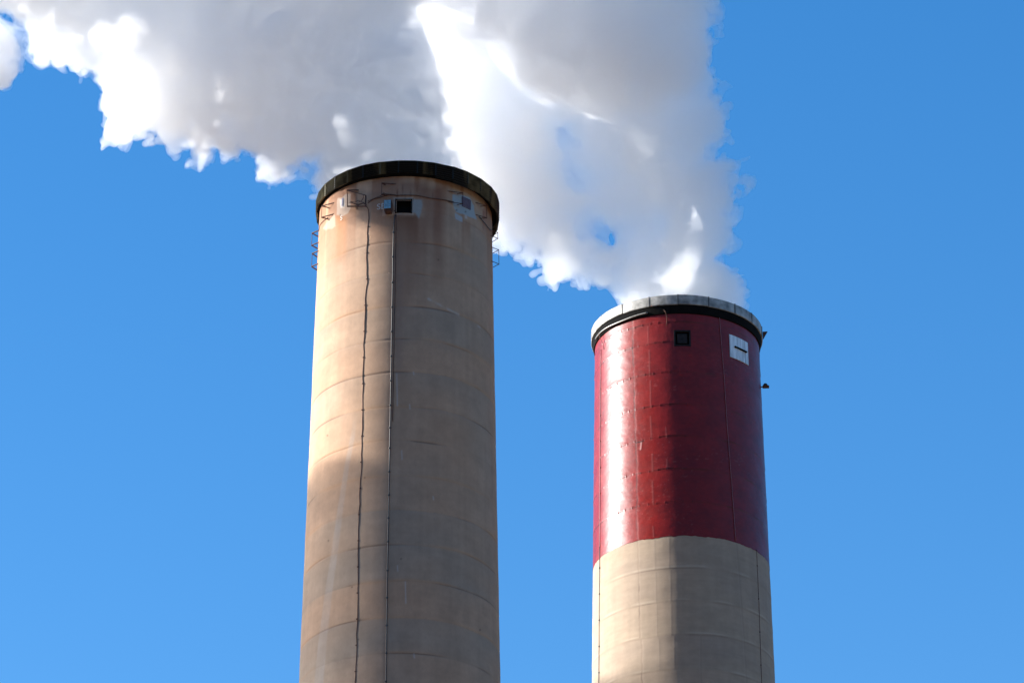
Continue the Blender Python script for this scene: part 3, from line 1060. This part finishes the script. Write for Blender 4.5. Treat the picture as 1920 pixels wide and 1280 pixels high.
# beacon dome on an arm at the right side
t = R(86.0)
z = RED.hit(1420, 726)[1]
z = CAM[2] + RED.y * math.tan(PITCH + math.atan((640 - 730) / F_PX))
o, s, u = RED.frame(t)
c = RED.pt(t, z)
b = MB()
b.tube([c - o * 0.05, c + o * 0.30], 0.03, 8)
b.box(c + o * 0.24, o * 0.16, s * 0.14, u * 0.02, 0.008)
lampb = b.build("beacon_lamp", M_RUST, red)
vs, fs = [], []
for i in range(6):
    a_ = math.pi / 2 * i / 6
    for k in range(16):
        p = 2 * math.pi * k / 16
        vs.append(c + o * 0.22 + u * 0.02 + (o * math.cos(p) + s * math.sin(p)) * 0.13 * math.cos(a_) + u * 0.17 * math.sin(a_))
vs.append(c + o * 0.22 + u * 0.19)
for i in range(5):
    for k in range(16):
        k2 = (k + 1) % 16
        fs.append((i * 16 + k, i * 16 + k2, (i + 1) * 16 + k2, (i + 1) * 16 + k))
for k in range(16):
    fs.append((80 + k, 80 + (k + 1) % 16, 96))
b = MB(); b.add(vs, fs); b.build("dome", M_RUST, lampb, smooth=True)
# gusset plate sticking out beside the rim
t = R(84)
o, s, u = RED.frame(t)
zc = RED_TOP - 0.17
P = np.array([RED.x, RED.y, 0]) + o * (rim_r + 0.01)
tri = [P + u * (zc + 0.02), P + o * 0.24 + u * (zc + 0.02), P + u * (zc - 0.42)]
b = MB()
b.add([q + s * 0.02 for q in tri] + [q - s * 0.02 for q in tri], [(0, 1, 2), (5, 4, 3), (0, 3, 4, 1), (1, 4, 5, 2), (2, 5, 3, 0)])
b.build("gusset", M_RUST, red)


# ================================================================== smoke
def mat_smoke(name, density, col=(0.9992, 0.9993, 0.9996), aniso=0.25, forward=0.9):
    m = bpy.data.materials.new(name)
    m.use_nodes = True
    n, l = m.node_tree.nodes, m.node_tree.links
    n.clear()
    out = n.new('ShaderNodeOutputMaterial')
    add = n.new('ShaderNodeAddShader')
    for k, (share, g_) in enumerate(((1.0, aniso), (forward, 0.9))):
        pv = n.new('ShaderNodeVolumeScatter')
        pv.inputs['Color'].default_value = (*col, 1)
        pv.inputs['Density'].default_value = density * share
        pv.inputs['Anisotropy'].default_value = g_
        l.new(pv.outputs[0], add.inputs[k])
    l.new(add.outputs[0], out.inputs['Volume'])
    return m


def plume(name, mat, bounds_px, w0, depth, vox, layers, holes=(), seed=1, amp=1.0, smoke_slant=(0, 0, 0, 0), veil=None):
    """smoke body carved from a 3-D field in the viewing frame: outline x depth profile, then billows of several sizes.
    layers: (outline, depth_offset_fn, max_half_depth, edge_radius) united"""
    x0, x1, y0, y1 = bounds_px
    u0, u1 = (x0 - 960) / F_PX * w0, (x1 - 960) / F_PX * w0
    v0, v1 = (640 - y1) / F_PX * w0, (640 - y0) / F_PX * w0
    us = np.arange(u0, u1, vox, dtype=np.float32)
    vs_ = np.arange(v0, v1, vox, dtype=np.float32)
    ws = np.arange(w0 + depth[0], w0 + depth[1], vox, dtype=np.float32)
    rng = np.random.default_rng(seed)
    shp = (len(us), len(vs_), len(ws))
    ext = (u1 - u0, v1 - v0, depth[1] - depth[0])
    # 2-D signed-distance maps
    # smoke leaned away leftward and upward so its front catches the sun: (away per metre left, away per metre up, start u, start v)
    Ug, Vg = np.meshgrid(us, vs_, indexing='ij')
    def lean(U_, V_):
        up_ = np.maximum(V_ - smoke_slant[3], 0)
        return (smoke_slant[0] * (smoke_slant[2] - U_) + smoke_slant[1] * up_) * smooth01(up_ / 4.0)
    Wg = w0 + lean(Ug, Vg)
    PXg = (960 + F_PX * Ug / Wg).astype(np.float32)
    PYg = (640 - F_PX * Vg / Wg).astype(np.float32)
    F = np.full(shp, -50.0, dtype=np.float32)
    mscale = w0 / F_PX
    hmap = np.zeros(PXg.shape, np.float32)
    for (hx, hy, hrx, hry, hd) in holes:
        hmap += hd * np.exp(-(((PXg - hx) / hrx) ** 2 + ((PYg - hy) / hry) ** 2)).astype(np.float32)
    hmap *= 1 + 0.3 * noise2(PXg.shape, (16, 16), (False, False), rng) + 0.35 * noise2(PXg.shape, (40, 40), (False, False), rng)
    inner = np.zeros(PXg.shape, np.float32)
    for (poly, dfn, H, Rr, hl) in layers:
        sd2 = poly_sd(PXg, PYg, poly) * mscale
        inner = np.maximum(inner, smooth01((sd2 - 0.9) / 2.2).astype(np.float32))
        dc = dfn(PXg, PYg).astype(np.float32)
        rem = Rr - np.minimum(sd2, Rr)
        for k, w in enumerate(ws):
            q = (w - w0 - dc) * (Rr / H)
            F[:, :, k] = np.maximum(F[:, :, k], Rr - np.sqrt(rem * rem + q * q) - (hmap if hl else 0))
    crisp = 0.6 + 0.6 * smooth01(0.5 + 0.9 * noise3(shp, [e / 3.2 for e in ext], rng))
    for s_, a_ in ((5.0, 0.35), (2.4, 0.36), (1.15, 0.40), (0.55, 0.36), (0.27, 0.26)):
        if s_ < 2.2 * vox:
            continue
        nz_ = noise3(shp, [e / s_ for e in ext], rng)
        nz_ = np.abs(nz_) if s_ < 4 else nz_
        nz_ = (nz_ - (0.52 if s_ < 4 else 0.0)) * (a_ * amp * (1.6 if s_ < 4 else 1.0))
        if s_ < 1:
            nz_ *= crisp
        elif s_ < 3:
            nz_ *= (1 + 1.1 * inner)[:, :, None]      # deeper folds across the body than along the rim
        F += nz_
        del nz_
    F[0], F[-1] = -5, -5
    F[:, 0], F[:, -1] = -5, -5
    F[:, :, 0], F[:, :, -1] = -5, -5
    def carve(F_, name_, mat_, parent_=None):
        g = vdb.FloatGrid(5.0)
        g.copyFromArray(-F_)
        pts, quads = g.convertToQuads(isovalue=0.0)
        pts = np.array(pts, dtype=np.float32); quads = np.array(quads, dtype=np.int64)
        # drop crumbs that hang loose in the air
        lab = np.arange(len(pts))
        ea = np.concatenate([quads[:, 0], quads[:, 1], quads[:, 2], quads[:, 3]])
        eb = np.concatenate([quads[:, 1], quads[:, 2], quads[:, 3], quads[:, 0]])
        for _ in range(60):
            old_lab = lab.copy()
            m_ = np.minimum(lab[ea], lab[eb])
            np.minimum.at(lab, ea, m_)
            lab = lab[lab]; lab = lab[lab]
            if np.array_equal(lab, old_lab):
                break
        cnt = np.bincount(lab, minlength=len(pts))
        keepv = cnt[lab] > 0.02 * len(pts)
        quads = quads[keepv[quads[:, 0]]]
        remap = np.cumsum(keepv) - 1
        pts = pts[keepv]; quads = remap[quads]
        u = us[0] + pts[:, 0] * vox
        v = vs_[0] + pts[:, 1] * vox
        w = ws[0] + pts[:, 2] * vox + lean(u, v)
        P = CAM + u[:, None] * RIGHT + v[:, None] * UP + w[:, None] * FWD
        print("PLUME", name_, shp, len(pts))
        return link(name_, quad_mesh(P, quads[:, ::-1], smooth=True), mat_, parent_)
    body = carve(F, name, mat)
    if veil is not None:
        # thin wisps round the dense core
        F += 0.10 + 0.30 * np.clip(noise3(shp, [e / 2.2 for e in ext], rng), -1, 1)
        F += 0.26 * noise3(shp, [e / 0.45 for e in ext], rng)
        F[0], F[-1] = -5, -5
        F[:, 0], F[:, -1] = -5, -5
        F[:, :, 0], F[:, :, -1] = -5, -5
        carve(F, "thin_fringe", veil, body)
    return body


# outline of the weathered chimney's smoke
poly_old = [(900, 396), (640, 400), (603, 384), (590, 384), (574, 372), (566, 345), (564, 326), (545, 328), (520, 332), (500, 330), (486, 312), (470, 296), (455, 283),
            (440, 268), (436, 290), (400, 288), (385, 305), (352, 316), (338, 285), (322, 270), (300, 252), (278, 232), (245, 238), (222, 248), (196, 262), (178, 278), (170, 256),
            (184, 222), (178, 190), (155, 150), (120, 118), (90, 104), (60, 92), (44, 66), (30, 40), (12, 30), (-10, 15), (-60, 0), (-150, -30), (-230, -120), (-230, -330), (800, -330),
            (780, -60), (770, 20), (800, 90), (830, 150), (850, 210), (866, 270), (876, 330), (884, 380)]
poly_red = [(1395, 600), (1396, 560), (1388, 520), (1370, 478), (1372, 455), (1386, 420), (1380, 370), (1370, 320), (1345, 288), (1350, 262), (1362, 225), (1352, 180),
            (1338, 172), (1348, 150), (1344, 120), (1340, 70), (1335, 20), (1318, -5), (1310, -160), (1200, -260), (760, -300), (680, -160), (690, -20), (760, 40), (830, 80), (880, 95),
            (930, 150), (1000, 190), (1060, 195), (1100, 225), (1140, 290), (1165, 350), (1195, 380), (1215, 430), (1200, 480), (1170, 520), (1150, 545), (1130, 590), (1122, 640), (1395, 640)]
poly_mid = [(1200, 640), (1140, 600), (1128, 572), (1110, 560), (1085, 545), (1062, 540), (1045, 556), (1025, 545), (1008, 520), (990, 492), (970, 485), (955, 470), (935, 458), (900, 450),
            (800, 400), (700, 300), (660, 100), (700, -200), (1200, -260), (1300, -50), (1290, 300), (1300, 640)]

M_SMOKE_A = mat_smoke("white_smoke_dense", 0.29, forward=1.6)
M_VEIL = mat_smoke("thin_white_fringe", 0.22, forward=1.0)
M_SMOKE_B = mat_smoke("white_smoke", 0.46, forward=2.2)
W_OLD, W_RED = 192.7, 204.0

poly_shade = [(230, -60), (400, 0), (600, 60), (740, 70), (790, -30), (880, -120), (880, -330), (200, -330)]  # added unseen layer that keeps the sun off the red chimney's plume
sm = plume("smoke_plume", M_SMOKE_A, (-350, 980, -420, 430), W_OLD, (-6, 12), 0.078,
           [(poly_old, lambda X, Y: 1.7 + 0.8 * smooth01((720 - X) / 150), 2.8, 3.4, 0),
            (poly_shade, lambda X, Y: 6.5 + 0 * X, 4.2, 3.0, 0)], seed=21, veil=M_VEIL, smoke_slant=(0.19, 0.07, -4.8, 6.0))
tag(sm, "white smoke blowing up and left from the weathered chimney with the dark rim", "smoke", "smoke plumes from the chimneys", "stuff")
poly_dark = [(740, -80), (775, 30), (825, 85), (880, 90), (935, 130), (965, 175), (1040, 195), (1100, 205), (1180, 215), (1270, 205), (1325, 170),
             (1338, 110), (1330, 40), (1312, -10), (1300, -200), (1180, -300), (800, -300)]
sm = plume("smoke_plume", M_SMOKE_B, (560, 1480, -560, 650), W_RED, (-10, 10), 0.078,
           [(poly_red, lambda X, Y: 0.8 + 1.6 * smooth01((Y - 430) / 150), 4.0, 3.6, 0),
            (poly_dark, lambda X, Y: -4.0 + 0 * X, 4.6, 3.6, 0),
            (poly_mid, lambda X, Y: 1.8 + 0 * X, 2.9, 2.6, 1)],
           smoke_slant=(0.14, 0.06, 8.0, 0.5),
           holes=((1095, 318, 48, 38, 1.7), (1130, 425, 36, 52, 1.4), (1060, 250, 40, 30, 1.2)), seed=33)
tag(sm, "white and grey smoke billowing straight up from the red topped chimney", "smoke", "smoke plumes from the chimneys", "stuff")
wisp = [(-120, 70), (-40, 60), (0, 75), (22, 95), (26, 130), (14, 158), (-10, 170), (-80, 180), (-150, 150)]
M_WISP = mat_smoke("thin_smoke", 0.45, forward=1.0)
sm = plume("smoke_wisp", M_WISP, (-200, 70, 20, 230), W_OLD, (-3, 3), 0.07, [(wisp, lambda X, Y: 0 * X, 1.5, 1.3, 0)], seed=5, amp=0.6, veil=M_VEIL)
tag(sm, "small loose wisp of white smoke at the left edge under the drifting smoke", "smoke", "smoke plumes from the chimneys", "stuff")

# the older smoke drifting on downwind, beyond the left of the view; it shades the lower walls
def smoke_slant(name, c, half, vox, mat, seed):
    rng = np.random.default_rng(seed)
    c, half = np.array(c, float), np.array(half, float)
    ax = [np.arange(c[k] - half[k] - 4, c[k] + half[k] + 4, vox) for k in range(3)]
    X, Y, Z = np.meshgrid(*ax, indexing='ij')
    q = np.abs((X - c[0]) / half[0]) ** 5 + np.abs((Y - c[1]) / half[1]) ** 5 + np.abs((Z - c[2]) / half[2]) ** 5
    F = ((1 - q ** (1 / 5)) * half[2]).astype(np.float32)
    ext = [a[-1] - a[0] for a in ax]
    for s_, a_ in ((9.0, 0.7), (4.0, 1.1), (2.0, 0.6), (1.0, 0.3)):
        F += (np.abs(noise3(X.shape, [e / s_ for e in ext], rng)) - 0.4) * a_ * 2
    F[0], F[-1] = -5, -5
    F[:, 0], F[:, -1] = -5, -5
    F[:, :, 0], F[:, :, -1] = -5, -5
    g = vdb.FloatGrid(5.0)
    g.copyFromArray(-F)
    pts, quads = g.convertToQuads(isovalue=0.0)
    pts = np.array(pts, dtype=np.float32)
    P = np.stack([ax[k][0] + pts[:, k] * vox for k in range(3)], -1)
    P[:, 2] -= math.tan(SUN_EL) * (P[:, 0] - c[0])      # sheared along the sun's slope so its shadow edge stays sharp
    return link(name, quad_mesh(P, np.array(quads)), mat)


sm = smoke_slant("smoke_drift", (-64, 184, 90.6), (5, 24, 9.5), 0.4, mat_smoke("thinning_smoke", 0.10, forward=0.3), 3)
tag(sm, "thinning white smoke drifting on beyond the left edge of the view", "smoke", "smoke plumes from the chimneys", "stuff")

# ================================================================== ground
m, n_, l_, p_ = mat_new("gravel_ground")
tc = n_.new('ShaderNodeTexCoord')
nz = n_.new('ShaderNodeTexNoise'); nz.inputs['Scale'].default_value = 0.08; nz.inputs['Detail'].default_value = 12
l_.new(tc.outputs['Object'], nz.inputs['Vector'])
cr = n_.new('ShaderNodeValToRGB')
cr.color_ramp.elements[0].position = 0.4; cr.color_ramp.elements[0].color = (0.10, 0.07, 0.045, 1)
cr.color_ramp.elements[1].position = 0.6; cr.color_ramp.elements[1].color = (0.22, 0.155, 0.10, 1)
l_.new(nz.outputs['Fac'], cr.inputs['Fac']); l_.new(cr.outputs[0], p_.inputs['Base Color'])
p_.inputs['Roughness'].default_value = 0.95
b = MB(); S = 9000
b.add([(-S, -S, 0), (S, -S, 0), (S, S, 0), (-S, S, 0)], [(0, 1, 2, 3)])
g = b.build("ground", m); tag(g, kind="structure")

# added unseen ridge ring that blocks low skylight, so shaded walls stay darker
rng = np.random.default_rng(77)
na, nr = 360, 40
ang = np.linspace(0, 2 * math.pi, na, endpoint=False)
rad = np.linspace(520, 2600, nr)
A_, R_ = np.meshgrid(ang, rad)
ridge = 1 + 0.22 * noise2((nr, na), (5, 14), (False, True), rng) + 0.10 * noise2((nr, na), (12, 40), (False, True), rng)
Hh = 330 * smooth01((R_ - 520) / 700) * ridge * (0.6 + 0.4 * smooth01((2600 - R_) / 900)) + 6 * noise2((nr, na), (36, 180), (False, True), rng) * smooth01((R_ - 520) / 300) - 1.0
V = np.stack([R_ * np.sin(A_), 175 + R_ * np.cos(A_), Hh], -1).reshape(-1, 3)
i, j = np.meshgrid(np.arange(nr - 1), np.arange(na), indexing='ij')
j2 = (j + 1) % na
Q = np.stack([i * na + j, (i + 1) * na + j, (i + 1) * na + j2, i * na + j2], -1).reshape(-1, 4)
hl = link("added_hills", quad_mesh(V, Q), mat_plain("added_hill_woods", (0.035, 0.04, 0.02), 0.95, 0.0, 0.5, 0.02))
tag(hl, kind="structure")
